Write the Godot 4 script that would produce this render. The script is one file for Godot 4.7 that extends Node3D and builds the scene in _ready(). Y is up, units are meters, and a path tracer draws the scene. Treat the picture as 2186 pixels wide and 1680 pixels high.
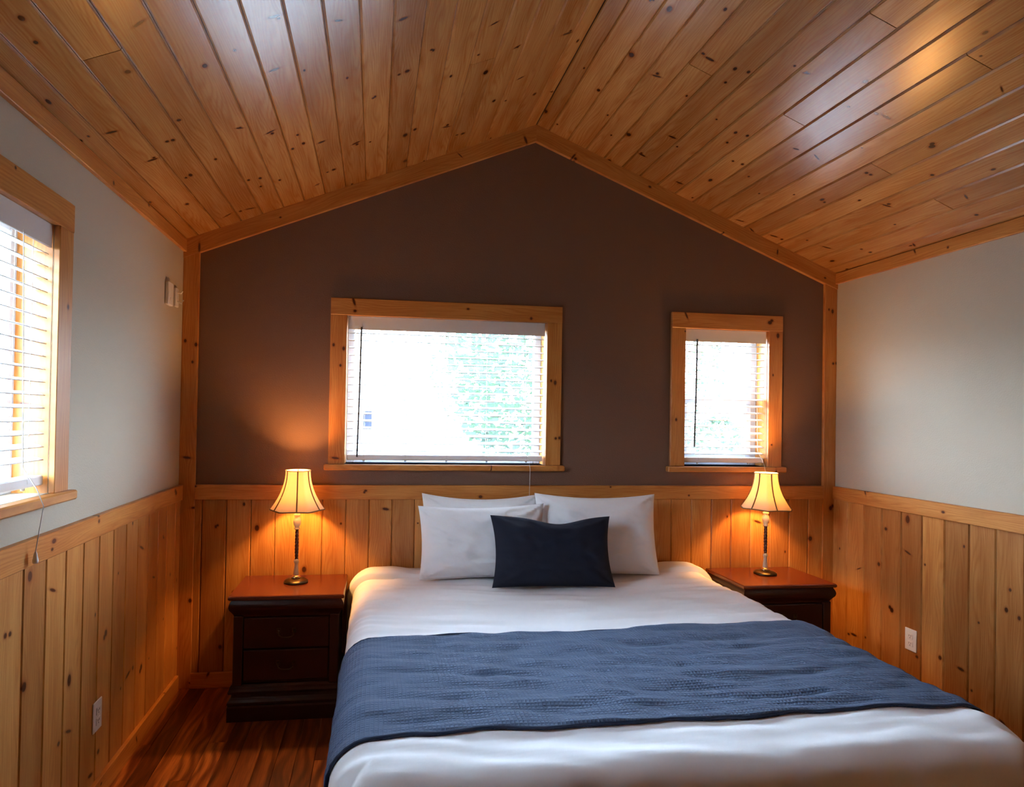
extends Node3D
# A cabin bedroom: pine-lined gable ceiling, dark gable wall with two windows, king bed, two bedside lamps.
# x runs along the gable wall, y up, z from the gable wall towards the camera; metres.

const W := 3.994          # room width
const D := 4.40           # room depth
const EAVE := 2.482       # underside of the ceiling boards at the side walls
const SLOPE := 0.4018
const CAP_B := 1.0415     # dado cap
const CAP_T := 1.1246
const BOARD := 0.1317     # wainscot board pitch
const THICK := 0.17       # outer walls

var M := {}
var taken := {}
var rng := RandomNumberGenerator.new()

# ------------------------------------------------------------------ mesh builder
class MB:
	var v := PackedVector3Array()
	var n := PackedVector3Array()
	var t := PackedVector2Array()
	var ix := PackedInt32Array()

	func tri(a: Vector3, b: Vector3, c: Vector3, na: Vector3, nb: Vector3, nc: Vector3, ta := Vector2.ZERO, tb := Vector2.ZERO, tc := Vector2.ZERO) -> void:
		var k := v.size()
		v.append(a); v.append(b); v.append(c)
		n.append(na); n.append(nb); n.append(nc)
		t.append(ta); t.append(tb); t.append(tc)
		if (b - a).cross(c - a).dot(na + nb + nc) > 0.0:
			ix.append(k); ix.append(k + 2); ix.append(k + 1)
		else:
			ix.append(k); ix.append(k + 1); ix.append(k + 2)

	# flat convex polygon whose normal points away from `inside`
	func poly(p: Array, inside: Vector3, uv: Array = []) -> void:
		var nn := Vector3.ZERO
		var mid := Vector3.ZERO
		for i in p.size():
			var a: Vector3 = p[i]
			var b: Vector3 = p[(i + 1) % p.size()]
			nn += a.cross(b)
			mid += a
		mid /= p.size()
		nn = nn.normalized()
		if nn.dot(mid - inside) < 0.0:
			nn = -nn
		for i in range(1, p.size() - 1):
			if uv.is_empty():
				tri(p[0], p[i], p[i + 1], nn, nn, nn)
			else:
				tri(p[0], p[i], p[i + 1], nn, nn, nn, uv[0], uv[i], uv[i + 1])

	# box with chamfered edges; `wood` = [offset, strip] maps a board of the pine sheet along the longest side
	func box(c: Vector3, s: Vector3, ch := 0.0, wood: Array = []) -> void:
		var h := s * 0.5
		ch = minf(ch, minf(h.x, minf(h.y, h.z)) * 0.9)
		for ax in 3:
			var b := (ax + 1) % 3
			var d := (ax + 2) % 3
			for sg in [-1.0, 1.0]:
				var q := []
				for k in [[-1, -1], [1, -1], [1, 1], [-1, 1]]:
					var p := Vector3.ZERO
					p[ax] = sg * h[ax]
					p[b] = k[0] * (h[b] - ch)
					p[d] = k[1] * (h[d] - ch)
					q.append(c + p)
				poly(q, c, wuv(q, c, s, wood))
		if ch <= 0.0:
			return
		for ax in 3:
			var b := (ax + 1) % 3
			var d := (ax + 2) % 3
			for sb in [-1.0, 1.0]:
				for sd in [-1.0, 1.0]:
					var q := []
					for k in [[-1, 0], [1, 0], [1, 1], [-1, 1]]:
						var p := Vector3.ZERO
						p[ax] = k[0] * (h[ax] - ch)
						p[b] = sb * (h[b] - (ch if k[1] == 0 else 0.0))
						p[d] = sd * (h[d] - (0.0 if k[1] == 0 else ch))
						q.append(c + p)
					poly(q, c, wuv(q, c, s, wood))
		for sx in [-1.0, 1.0]:
			for sy in [-1.0, 1.0]:
				for sz in [-1.0, 1.0]:
					var q := [c + Vector3(sx * h.x, sy * (h.y - ch), sz * (h.z - ch)), c + Vector3(sx * (h.x - ch), sy * h.y, sz * (h.z - ch)), c + Vector3(sx * (h.x - ch), sy * (h.y - ch), sz * h.z)]
					poly(q, c, wuv(q, c, s, wood))

	func wuv(q: Array, c: Vector3, s: Vector3, wood: Array) -> Array:
		if wood.is_empty():
			return []
		var lo := 0
		for k in 3:
			if s[k] > s[lo]:
				lo = k
		var th := 0
		for k in 3:
			if s[k] < s[th]:
				th = k
		var md := 3 - lo - th if lo != th else (lo + 1) % 3
		if lo == th:
			th = (lo + 2) % 3
		var out := []
		for p in q:
			var l: Vector3 = p - c
			var across := clampf((l[md] / s[md] + 0.5) * minf(1.0, s[md] / 0.13) + l[th] * 2.0, 0.02, 0.98)
			out.append(Vector2(l[lo] / 2.4 + wood[0], (wood[1] + across) / 8.0))
		return out

	# a convex outline in (a, b) axes pushed along `push`; wood runs along direction `along`
	func prism(pts: Array, push: Vector3, along := Vector3.ZERO, wood: Array = []) -> void:
		var c := Vector3.ZERO
		for p in pts:
			c += p
		c = c / pts.size() + push * 0.5
		var top := []
		for p in pts:
			top.append(p + push)
		var cross := along.cross(push).normalized() if along != Vector3.ZERO else Vector3.ZERO
		var span := 0.001
		for p in pts:
			span = maxf(span, absf((p - c).dot(cross)))
		var faces := [pts, top]
		for i in pts.size():
			var j := (i + 1) % pts.size()
			faces.append([pts[i], pts[j], top[j], top[i]])
		for f in faces:
			var uv := []
			if not wood.is_empty():
				for p in f:
					var a := clampf(((p - c).dot(cross) / (2.0 * span) + 0.5) * minf(1.0, span * 2.0 / 0.13) + (p - c).dot(push.normalized()), 0.02, 0.98)
					uv.append(Vector2((p - c).dot(along.normalized()) / 2.4 + wood[0], (wood[1] + a) / 8.0))
			poly(f, c, uv)

	# revolve a profile of (radius, height) about the y axis through `o`
	func lathe(prof: Array, o: Vector3, seg := 32, smooth := true) -> void:
		var nr := []
		for i in prof.size():
			var a: Vector2 = prof[maxi(i - 1, 0)]
			var b: Vector2 = prof[mini(i + 1, prof.size() - 1)]
			var d := (b - a).normalized()
			nr.append(Vector2(d.y, -d.x))
		for i in prof.size() - 1:
			var p: Vector2 = prof[i]
			var q: Vector2 = prof[i + 1]
			var e := (q - p).normalized()
			var fn := Vector2(e.y, -e.x)
			for k in seg:
				var a0 := TAU * k / seg
				var a1 := TAU * (k + 1) / seg
				var d0 := Vector3(cos(a0), 0, sin(a0))
				var d1 := Vector3(cos(a1), 0, sin(a1))
				var n0: Vector2 = nr[i] if smooth else fn
				var n1: Vector2 = nr[i + 1] if smooth else fn
				var A := o + d0 * p.x + Vector3(0, p.y, 0)
				var B := o + d1 * p.x + Vector3(0, p.y, 0)
				var C := o + d1 * q.x + Vector3(0, q.y, 0)
				var E := o + d0 * q.x + Vector3(0, q.y, 0)
				var na := d0 * n0.x + Vector3(0, n0.y, 0)
				var nb := d1 * n0.x + Vector3(0, n0.y, 0)
				var nc := d1 * n1.x + Vector3(0, n1.y, 0)
				var ne := d0 * n1.x + Vector3(0, n1.y, 0)
				if p.x > 1e-6:
					tri(A, B, C, na, nb, nc)
				if q.x > 1e-6:
					tri(A, C, E, na, nc, ne)

	func tube(path: Array, r: float, seg := 8) -> void:
		var rings := []
		for i in path.size():
			var a: Vector3 = path[maxi(i - 1, 0)]
			var b: Vector3 = path[mini(i + 1, path.size() - 1)]
			var d := (b - a).normalized()
			var s := d.cross(Vector3.UP if absf(d.y) < 0.9 else Vector3.RIGHT).normalized()
			var u := s.cross(d)
			var ring := []
			for k in seg:
				ring.append(s * cos(TAU * k / seg) + u * sin(TAU * k / seg))
			rings.append(ring)
		for i in path.size() - 1:
			for k in seg:
				var j := (k + 1) % seg
				var n0: Vector3 = rings[i][k]
				var n1: Vector3 = rings[i][j]
				var n2: Vector3 = rings[i + 1][j]
				var n3: Vector3 = rings[i + 1][k]
				tri(path[i] + n0 * r, path[i] + n1 * r, path[i + 1] + n2 * r, n0, n1, n2)
				tri(path[i] + n0 * r, path[i + 1] + n2 * r, path[i + 1] + n3 * r, n0, n2, n3)
		for e in [0, path.size() - 1]:
			var q := []
			for k in seg:
				q.append(path[e] + rings[e][k] * r)
			var inner: Vector3 = path[1] if e == 0 else path[e - 1]
			poly(q, inner)

	# smooth grid of points, rows of equal length; side -1 flips the normals
	func grid(rows: Array, uvs: Array = [], side := 1.0) -> void:
		var R := rows.size()
		var C: int = rows[0].size()
		var nn := []
		for i in R:
			var line := PackedVector3Array()
			for j in C:
				var dx: Vector3 = rows[i][mini(j + 1, C - 1)] - rows[i][maxi(j - 1, 0)]
				var dy: Vector3 = rows[mini(i + 1, R - 1)][j] - rows[maxi(i - 1, 0)][j]
				line.append(dx.cross(dy).normalized() * side)
			nn.append(line)
		var k0 := v.size()
		for i in R:
			for j in C:
				v.append(rows[i][j])
				n.append(nn[i][j])
				t.append(uvs[i][j] if not uvs.is_empty() else Vector2.ZERO)
		for i in R - 1:
			for j in C - 1:
				var a := k0 + i * C + j
				var b := a + 1
				var c := a + C
				var d := c + 1
				if side > 0.0:
					for q in [a, c, b, b, c, d]:
						ix.append(q)
				else:
					for q in [a, b, c, b, d, c]:
						ix.append(q)

	# a rectangular moulding: rings of (outset, height) round a box footprint
	func moulding(prof: Array, x0: float, x1: float, z0: float, z1: float, closed := true) -> void:
		var rings := []
		for p in prof:
			rings.append([Vector3(x0 - p.x, p.y, z0), Vector3(x1 + p.x, p.y, z0), Vector3(x1 + p.x, p.y, z1 + p.x), Vector3(x0 - p.x, p.y, z1 + p.x)])
		var c := Vector3((x0 + x1) / 2, 0, (z0 + z1) / 2)
		for i in rings.size() - 1:
			var e := Vector2(prof[i + 1].x - prof[i].x, prof[i + 1].y - prof[i].y)
			for k in 4:
				var j := (k + 1) % 4
				if absf(e.y) > 1e-5:
					c.y = (prof[i].y + prof[i + 1].y) / 2
				else:
					c.y = prof[i].y + (0.3 if e.x > 0.0 else -0.3)
				poly([rings[i][k], rings[i][j], rings[i + 1][j], rings[i + 1][k]], c)
		if closed:
			c.y = (prof[0].y + prof[-1].y) / 2
			poly(rings[0], c)
			poly(rings[-1], c)

	func mesh() -> ArrayMesh:
		var arr := []
		arr.resize(Mesh.ARRAY_MAX)
		arr[Mesh.ARRAY_VERTEX] = v
		arr[Mesh.ARRAY_NORMAL] = n
		arr[Mesh.ARRAY_TEX_UV] = t
		arr[Mesh.ARRAY_INDEX] = ix
		var m := ArrayMesh.new()
		m.add_surface_from_arrays(Mesh.PRIMITIVE_TRIANGLES, arr)
		return m

# ------------------------------------------------------------------ scene helpers
func numbered(called: String) -> String:
	if not taken.has(called):
		taken[called] = 0
		return called
	taken[called] += 1
	return "%s_%03d" % [called, taken[called]]

func obj(called: String, mb: MB, m: Material, parent: Node = null) -> MeshInstance3D:
	var o := MeshInstance3D.new()
	o.name = called if parent else numbered(called)
	o.mesh = mb.mesh()
	o.material_override = m
	(parent if parent else self).add_child(o, true)
	return o

func thing(called: String, label: String, category: String, at := Vector3.ZERO, group := "") -> Node3D:
	var o := Node3D.new()
	o.name = numbered(called)
	add_child(o, true)
	o.position = at
	tag(o, label, category, group)
	return o

func tag(o: Node, label: String, category: String, group := "") -> void:
	o.set_meta("label", label)
	o.set_meta("category", category)
	if group:
		o.set_meta("group", group)

func struct_node(called: String, label: String) -> Node3D:
	var o := Node3D.new()
	o.name = called
	add_child(o, true)
	o.set_meta("kind", "structure")
	o.set_meta("label", label)
	return o

func struct_mesh(called: String, mb: MB, m: Material, label: String) -> MeshInstance3D:
	var o := obj(called, mb, m)
	o.set_meta("kind", "structure")
	o.set_meta("label", label)
	return o

func wood() -> Array:
	return [rng.randf(), rng.randi_range(0, 7)]

# one tongue-and-groove board: x along its length, y across, z up out of the wall; long edges bevelled
func plank_mesh(length: float, width: float, thick: float, bevel: float, gap := 0.0008) -> MB:
	var mb := MB.new()
	var w: Array = wood()
	var h := length / 2
	var y := width / 2 - gap
	var cut := [Vector2(-y, 0), Vector2(-y, thick - bevel), Vector2(-y + bevel, thick), Vector2(y - bevel, thick), Vector2(y, thick - bevel), Vector2(y, 0)]
	var c := Vector3(0, 0, thick / 2)
	var flip := -1.0 if rng.randf() < 0.5 else 1.0
	for i in 6:
		var a: Vector2 = cut[i]
		var b: Vector2 = cut[(i + 1) % 6]
		var q := [Vector3(-h, a.x, a.y), Vector3(h, a.x, a.y), Vector3(h, b.x, b.y), Vector3(-h, b.x, b.y)]
		var uv := []
		for p in q:
			uv.append(Vector2(p.x * flip / 2.4 + w[0], (w[1] + clampf(p.y / width + 0.5, 0.03, 0.97)) / 8.0))
		mb.poly(q, c, uv)
	for s in [-1.0, 1.0]:
		var q := []
		var uv := []
		for p in cut:
			q.append(Vector3(s * h, p.x, p.y))
			uv.append(Vector2(w[0], (w[1] + clampf(p.x / width + 0.5, 0.03, 0.97)) / 8.0))
		mb.poly(q, c, uv)
	return mb

# ------------------------------------------------------------------ materials
func mat(c: Color, rough: float, spec := 0.5, metal := 0.0) -> StandardMaterial3D:
	var m := StandardMaterial3D.new()
	m.albedo_color = c
	m.roughness = rough
	m.metallic_specular = spec
	m.metallic = metal
	return m

func lin(r: float, g: float, b: float) -> Color:
	return Color(r, g, b).linear_to_srgb()

# knotty pine: eight boards side by side, 2.4 m long and 0.13 m wide each
func pine_sheet() -> ImageTexture:
	var S := 1024
	var img := PackedByteArray()
	img.resize(S * S * 3)
	var nz := FastNoiseLite.new()
	nz.seed = 7
	nz.noise_type = FastNoiseLite.TYPE_SIMPLEX_SMOOTH
	nz.frequency = 1.0
	nz.fractal_type = FastNoiseLite.FRACTAL_NONE
	var r := RandomNumberGenerator.new()
	r.seed = 41
	var cx := PackedFloat32Array()
	var sx := PackedFloat32Array()
	for x in S:
		cx.append(cos(TAU * x / S))
		sx.append(sin(TAU * x / S))
	for s in 8:
		var knots := []
		var u := r.randf_range(0.02, 0.2)
		while u < 2.36:
			var big := r.randf()
			if r.randf() < 0.3:
				knots.append([u, r.randf_range(0.03, 0.10), r.randf_range(0.012, 0.022), r.randf_range(0.22, 0.4), r.randf_range(-0.5, 0.5)])
			else:
				knots.append([u, r.randf_range(0.015, 0.115), lerpf(0.004, 0.012, big * big), r.randf_range(0.8, 1.7), 0.0])
			if r.randf() < 0.3:
				knots.append([u + r.randf_range(-0.02, 0.02), r.randf_range(0.02, 0.11), r.randf_range(0.004, 0.008), r.randf_range(0.8, 1.5), 0.0])
			u += r.randf_range(0.2, 0.7)
		var ring := r.randf_range(0.008, 0.014)
		var lean := r.randf_range(-0.012, 0.012)
		for yy in 128:
			var vm := yy / 128.0 * 0.13
			var at := (s * 128 + yy) * S * 3
			for x in S:
				var um := x * 2.4 / S
				var vv := vm
				var kd := 9.0
				for k in knots:
					var du: float = um - k[0]
					if du > 1.2:
						du -= 2.4
					elif du < -1.2:
						du += 2.4
					if absf(du) < 0.09:
						var dv: float = vm - k[1]
						du += dv * k[4]
						var kr: float = k[2] * minf(1.0, k[3] + 0.25)
						var e := exp(-(du * du / (9.0 * kr * kr) + dv * dv / (5.0 * kr * kr)))
						vv -= dv * e * 0.92
						var asp: float = k[3]
						kd = minf(kd, sqrt(du * du / (asp * asp) + dv * dv) / float(k[2]))
				var lo := nz.get_noise_3d(cx[x] * 0.7, sx[x] * 0.7, vv * 14.0 + s * 31.0)
				var mid := nz.get_noise_3d(cx[x] * 2.2 + 9.0, sx[x] * 2.2, vv * 120.0 + s * 17.0)
				var ph := vv / ring + 2.2 * lo + lean * cx[x] / ring
				var g := 0.5 + 0.5 * sin(TAU * ph)
				g = g * g
				var fine := nz.get_noise_3d(cx[x] * 14.0, sx[x] * 14.0, vm * 700.0)
				var t := clampf(0.25 + 0.32 * g + 0.22 * mid + 0.30 * lo + 0.10 * fine, 0.0, 1.0)
				var R := lerpf(233.0, 196.0, t)
				var G := lerpf(188.0, 132.0, t)
				var B := lerpf(128.0, 70.0, t)
				if kd < 2.6:
					var halo := clampf(1.0 - (kd - 1.0) / 1.6, 0.0, 1.0)
					halo = halo * halo * 0.6
					R = lerpf(R, 150.0, halo); G = lerpf(G, 84.0, halo); B = lerpf(B, 36.0, halo)
					var core := clampf((1.12 - kd) / 0.22, 0.0, 1.0)
					var kt := 0.5 + 0.5 * sin(kd * 11.0)
					R = lerpf(R, lerpf(66.0, 98.0, kt), core); G = lerpf(G, lerpf(30.0, 50.0, kt), core); B = lerpf(B, lerpf(14.0, 22.0, kt), core)
				img[at + x * 3] = int(R)
				img[at + x * 3 + 1] = int(G)
				img[at + x * 3 + 2] = int(B)
	return ImageTexture.create_from_image(Image.create_from_data(S, S, false, Image.FORMAT_RGB8, img))

# strip flooring with strongly mixed heartwood and sapwood: eight boards side by side, 2.4 m long
func floor_sheet() -> ImageTexture:
	var S := 512
	var img := PackedByteArray()
	img.resize(S * S * 3)
	var nz := FastNoiseLite.new()
	nz.seed = 23
	nz.noise_type = FastNoiseLite.TYPE_SIMPLEX_SMOOTH
	nz.frequency = 1.0
	nz.fractal_type = FastNoiseLite.FRACTAL_NONE
	for y in S:
		var s := y / 64
		var vm := (y % 64) / 64.0
		for x in S:
			var cx := cos(TAU * x / S)
			var sx := sin(TAU * x / S)
			var wob := nz.get_noise_3d(cx * 1.1, sx * 1.1, s * 19.0)
			var streak := nz.get_noise_3d(cx * 0.8, sx * 0.8, (vm + 0.35 * wob) * 2.6 + s * 11.0)
			var grain := nz.get_noise_3d(cx * 3.0 + 5.0, sx * 3.0, vm * 16.0 + s * 7.0)
			var fine := nz.get_noise_3d(cx * 9.0, sx * 9.0 + 3.0, vm * 48.0)
			var t := clampf(0.5 + 0.62 * streak + 0.20 * grain + 0.10 * fine, 0.0, 1.0)
			var at := (y * S + x) * 3
			img[at] = int(lerpf(222.0, 112.0, t))
			img[at + 1] = int(lerpf(146.0, 52.0, t))
			img[at + 2] = int(lerpf(76.0, 26.0, t))
	return ImageTexture.create_from_image(Image.create_from_data(S, S, false, Image.FORMAT_RGB8, img))

# height of a waffle weave, 8 x 8 cells
func waffle_sheet() -> ImageTexture:
	var S := 128
	var img := PackedByteArray()
	img.resize(S * S * 3)
	for y in S:
		for x in S:
			var a := absf(sin(PI * x * 8.0 / S))
			var b := absf(sin(PI * y * 8.0 / S))
			var h := 1.0 - pow(minf(a, b), 0.7) if true else 0.0
			var q := int(255.0 * clampf(h, 0.0, 1.0))
			for k in 3:
				img[(y * S + x) * 3 + k] = q
	return ImageTexture.create_from_image(Image.create_from_data(S, S, false, Image.FORMAT_RGB8, img))

func noise_height(freq: float, size := 512, sd := 3) -> ImageTexture:
	var nz := FastNoiseLite.new()
	nz.seed = sd
	nz.frequency = freq
	nz.fractal_octaves = 4
	return ImageTexture.create_from_image(nz.get_seamless_image(size, size))

func materials() -> void:
	var pine := pine_sheet()
	var strip := floor_sheet()
	var wood_kinds := {
		"ceiling": [Color(0.80, 0.725, 0.62), 0.25, 0.07],
		"dado": [Color(0.83, 0.74, 0.62), 0.36, 0.10],
		"floor": [Color(0.74, 0.66, 0.58), 0.28, 0.20],
	}
	for key in wood_kinds:
		M[key] = []
		var base: Color = wood_kinds[key][0]
		for k in 6:
			var f: float = 1.0 + (k / 5.0 - 0.5) * wood_kinds[key][2] * 2.0
			var m := mat(Color(base.r * f, base.g * lerpf(1.0, f, 1.25), base.b * lerpf(1.0, f, 1.4)).clamp(), wood_kinds[key][1])
			m.albedo_texture = strip if key == "floor" else pine
			if key == "ceiling":
				m.metallic_specular = 0.75
			M[key].append(m)
	M.trim = mat(Color(0.89, 0.77, 0.61), 0.36)
	M.trim.albedo_texture = pine
	M.back_board = mat(lin(0.05, 0.025, 0.012), 0.9)
	M.plaster = mat(lin(0.54, 0.47, 0.365), 0.75, 0.35)
	M.plaster.heightmap_enabled = true
	M.plaster.heightmap_texture = noise_height(0.08)
	M.plaster.heightmap_scale = 0.06
	M.plaster.uv1_triplanar = true
	M.plaster.uv1_world_triplanar = true
	M.plaster.uv1_scale = Vector3(2.5, 2.5, 2.5)
	M.brown = M.plaster.duplicate()
	M.brown.albedo_color = lin(0.18, 0.095, 0.062)
	M.brown.roughness = 0.62
	M.linen = mat(lin(0.88, 0.88, 0.89), 0.9, 0.3)
	M.navy = mat(lin(0.013, 0.015, 0.026), 0.85, 0.3)
	M.runner = mat(lin(0.072, 0.107, 0.180), 0.8, 0.35)
	M.runner.heightmap_enabled = true
	M.runner.heightmap_texture = waffle_sheet()
	M.runner.heightmap_scale = 0.25
	M.runner.uv1_scale = Vector3(10.0, 10.0, 1.0)
	M.runner_hem = mat(lin(0.03, 0.045, 0.08), 0.85, 0.3)
	M.mattress = mat(lin(0.72, 0.70, 0.66), 0.9, 0.3)
	M.black_metal = mat(lin(0.02, 0.02, 0.02), 0.5)
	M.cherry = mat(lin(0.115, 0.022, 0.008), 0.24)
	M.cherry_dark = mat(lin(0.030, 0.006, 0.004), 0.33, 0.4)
	M.bronze = mat(lin(0.075, 0.055, 0.030), 0.35, 0.5, 1.0)
	M.brass = mat(lin(0.72, 0.55, 0.28), 0.25, 0.5, 1.0)
	M.ivory = mat(lin(0.66, 0.56, 0.42), 0.35)
	M.rope = mat(lin(0.06, 0.018, 0.010), 0.4)
	M.shade = mat(lin(0.80, 0.68, 0.48), 0.9, 0.2)
	M.shade.backlight_enabled = true
	M.shade.backlight = Color(0.78, 0.72, 0.60)
	M.shade_rib = mat(lin(0.22, 0.13, 0.05), 0.8)
	M.bulb = mat(lin(0.9, 0.8, 0.6), 0.4)
	M.bulb.emission_enabled = true
	M.bulb.emission = lin(1.0, 0.62, 0.28)
	M.bulb.emission_energy_multiplier = 6.0
	M.blind = mat(lin(0.86, 0.86, 0.87), 0.45)
	M.cord = mat(lin(0.75, 0.73, 0.70), 0.8)
	M.wand = mat(lin(0.07, 0.07, 0.08), 0.3)
	M.vinyl = mat(lin(0.55, 0.57, 0.61), 0.4)
	M.plastic = mat(lin(0.80, 0.78, 0.75), 0.4)
	M.slot = mat(lin(0.06, 0.05, 0.05), 0.6)
	M.pane = mat(Color(1, 1, 1, 0.04), 0.0)
	M.pane.transparency = BaseMaterial3D.TRANSPARENCY_ALPHA
	M.leaf = [mat(lin(0.019, 0.036, 0.027), 0.8, 0.2), mat(lin(0.023, 0.042, 0.030), 0.8, 0.2), mat(lin(0.017, 0.033, 0.026), 0.8, 0.2)]
	for m in M.leaf:
		m.backlight_enabled = true
		m.backlight = Color(0.20, 0.30, 0.18)
	M.bark = mat(lin(0.20, 0.16, 0.13), 0.9)
	M.gravel = mat(lin(0.19, 0.19, 0.16), 0.95)
	M.gravel.heightmap_enabled = true
	M.gravel.heightmap_texture = noise_height(0.12, 512, 9)
	M.gravel.heightmap_scale = 2.0
	M.gravel.uv1_triplanar = true
	M.gravel.uv1_world_triplanar = true
	M.siding = mat(lin(0.78, 0.78, 0.76), 0.7)
	M.outdoor_glass = mat(lin(0.008, 0.011, 0.022), 0.3, 0.15)
	M.grey_paint = mat(lin(0.30, 0.34, 0.42), 0.6)
	M.roofing = mat(lin(0.16, 0.17, 0.19), 0.8)
	M.weathered = mat(lin(0.22, 0.20, 0.20), 0.8)

# ------------------------------------------------------------------ room
func ceil_y(x: float) -> float:
	return EAVE + SLOPE * minf(x, W - x)

func wall_strip(mb: MB, pts: Array, push: Vector3) -> void:
	mb.prism(pts, push)

func build_walls() -> void:
	var top := 0.12          # walls run up behind the ceiling boards
	# gable wall: upright strips round the two openings
	var holes := [[0.900, 2.084], [2.967, 3.526]]
	var y0 := 1.2437
	var y1 := 2.100
	var back := struct_node("wall_back", "dark brown painted gable wall above pine wainscot boards")
	var front := struct_node("wall_front", "gable wall opposite the windows, boarded in upright pine planks")
	for gable in 2:
		var mb := MB.new()
		var z := 0.0 if gable == 0 else D + THICK
		var cuts := [-THICK, 0.900, 2.084 if gable == 0 else W / 2, W / 2, 2.967, 3.526, W + THICK]
		cuts.sort()
		for i in cuts.size() - 1:
			var a: float = cuts[i]
			var b: float = cuts[i + 1]
			if b - a < 0.001:
				continue
			var hole := false
			if gable == 0:
				for h in holes:
					if a >= h[0] - 0.001 and b <= h[1] + 0.001:
						hole = true
			var ta := ceil_y(a) + top
			var tb := ceil_y(b) + top
			var push := Vector3(0, 0, -THICK)
			if hole:
				mb.prism([Vector3(a, -0.1, z), Vector3(b, -0.1, z), Vector3(b, y0, z), Vector3(a, y0, z)], push)
				mb.prism([Vector3(a, y1, z), Vector3(b, y1, z), Vector3(b, tb, z), Vector3(a, ta, z)], push)
			else:
				mb.prism([Vector3(a, -0.1, z), Vector3(b, -0.1, z), Vector3(b, tb, z), Vector3(a, ta, z)], push)
		obj("plaster" if gable == 0 else "sheathing", mb, M.brown if gable == 0 else M.back_board, back if gable == 0 else front)
	# side walls
	var lmb := MB.new()
	var wz0 := 1.395
	var wz1 := 2.115
	var ly0 := 1.2500
	var ly1 := 2.1437
	var p := Vector3(-THICK, 0, 0)
	for q in [[0.0, wz0, -0.1, EAVE + 0.05], [wz1, D, -0.1, EAVE + 0.05], [wz0, wz1, -0.1, ly0], [wz0, wz1, ly1, EAVE + 0.05]]:
		lmb.prism([Vector3(0, q[2], q[0]), Vector3(0, q[2], q[1]), Vector3(0, q[3], q[1]), Vector3(0, q[3], q[0])], p)
	var left := struct_node("wall_left", "cream plaster side wall with a window above pine wainscot boards")
	obj("plaster", lmb, M.plaster, left)
	var rmb := MB.new()
	rmb.prism([Vector3(W, -0.1, 0), Vector3(W, -0.1, D), Vector3(W, EAVE + 0.05, D), Vector3(W, EAVE + 0.05, 0)], -p)
	var right := struct_node("wall_right", "windowless cream plaster side wall above pine wainscot boards")
	obj("plaster", rmb, M.plaster, right)

	# wainscot boards, each its own piece
	var y_lo := 0.0
	var y_hi := CAP_B + 0.01
	var x := 0.124 - BOARD
	while x < W - 0.002:
		var a := maxf(x, 0.0)
		var b := minf(x + BOARD, W)
		wainscot(back, Vector3((a + b) / 2, (y_lo + y_hi) / 2, 0), y_hi - y_lo, b - a, Basis(Vector3.UP, Vector3.LEFT, Vector3.BACK))
		x += BOARD
	x = 0.0
	while x < W - 0.002:
		var b := minf(x + BOARD, W)
		var reach := minf(ceil_y(x), ceil_y(b)) - 0.002
		wainscot(front, Vector3((x + b) / 2, reach / 2, D), reach, b - x, Basis(Vector3.UP, Vector3.RIGHT, Vector3.FORWARD))
		x += BOARD
	for side in 2:
		var z: float = (0.6273 if side == 0 else 0.3997) - BOARD * (5 if side == 0 else 4)
		while z < D - 0.02:
			var a := maxf(z, 0.012)
			var b := minf(z + BOARD, D - 0.012)
			if side == 0:
				wainscot(left, Vector3(0, (y_lo + y_hi) / 2, (a + b) / 2), y_hi - y_lo, b - a, Basis(Vector3.UP, Vector3.BACK, Vector3.RIGHT))
			else:
				wainscot(right, Vector3(W, (y_lo + y_hi) / 2, (a + b) / 2), y_hi - y_lo, b - a, Basis(Vector3.UP, Vector3.FORWARD, Vector3.LEFT))
			z += BOARD

func wainscot(parent: Node, at: Vector3, length: float, width: float, basis: Basis) -> void:
	var o := obj("plank", plank_mesh(length, width, 0.012, 0.005), M.dado[rng.randi_range(0, 5)], parent)
	o.transform = Transform3D(basis, at)

func build_floor() -> void:
	var fl := struct_node("floor", "narrow reddish brown strip floor of mixed light and dark boards")
	var slab := MB.new()
	slab.box(Vector3(W / 2, -0.075, D / 2), Vector3(W + 2 * THICK, 0.13, D + 2 * THICK))
	obj("subfloor", slab, M.back_board, fl)
	var pitch := W / 48.0
	for i in 48:
		var z := 0.0
		var first := rng.randf_range(0.5, 1.5)
		while z < D - 0.01:
			var l := minf(first if z == 0.0 else rng.randf_range(0.9, 1.8), D - z)
			if D - z - l < 0.3:
				l = D - z
			var o := obj("plank", plank_mesh(l - 0.001, pitch, 0.010, 0.0016, 0.0004), M.floor[rng.randi_range(0, 5)], fl)
			o.transform = Transform3D(Basis(Vector3.BACK, Vector3.RIGHT, Vector3.UP), Vector3((i + 0.5) * pitch, -0.010, z + l / 2))
			z += l

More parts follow.
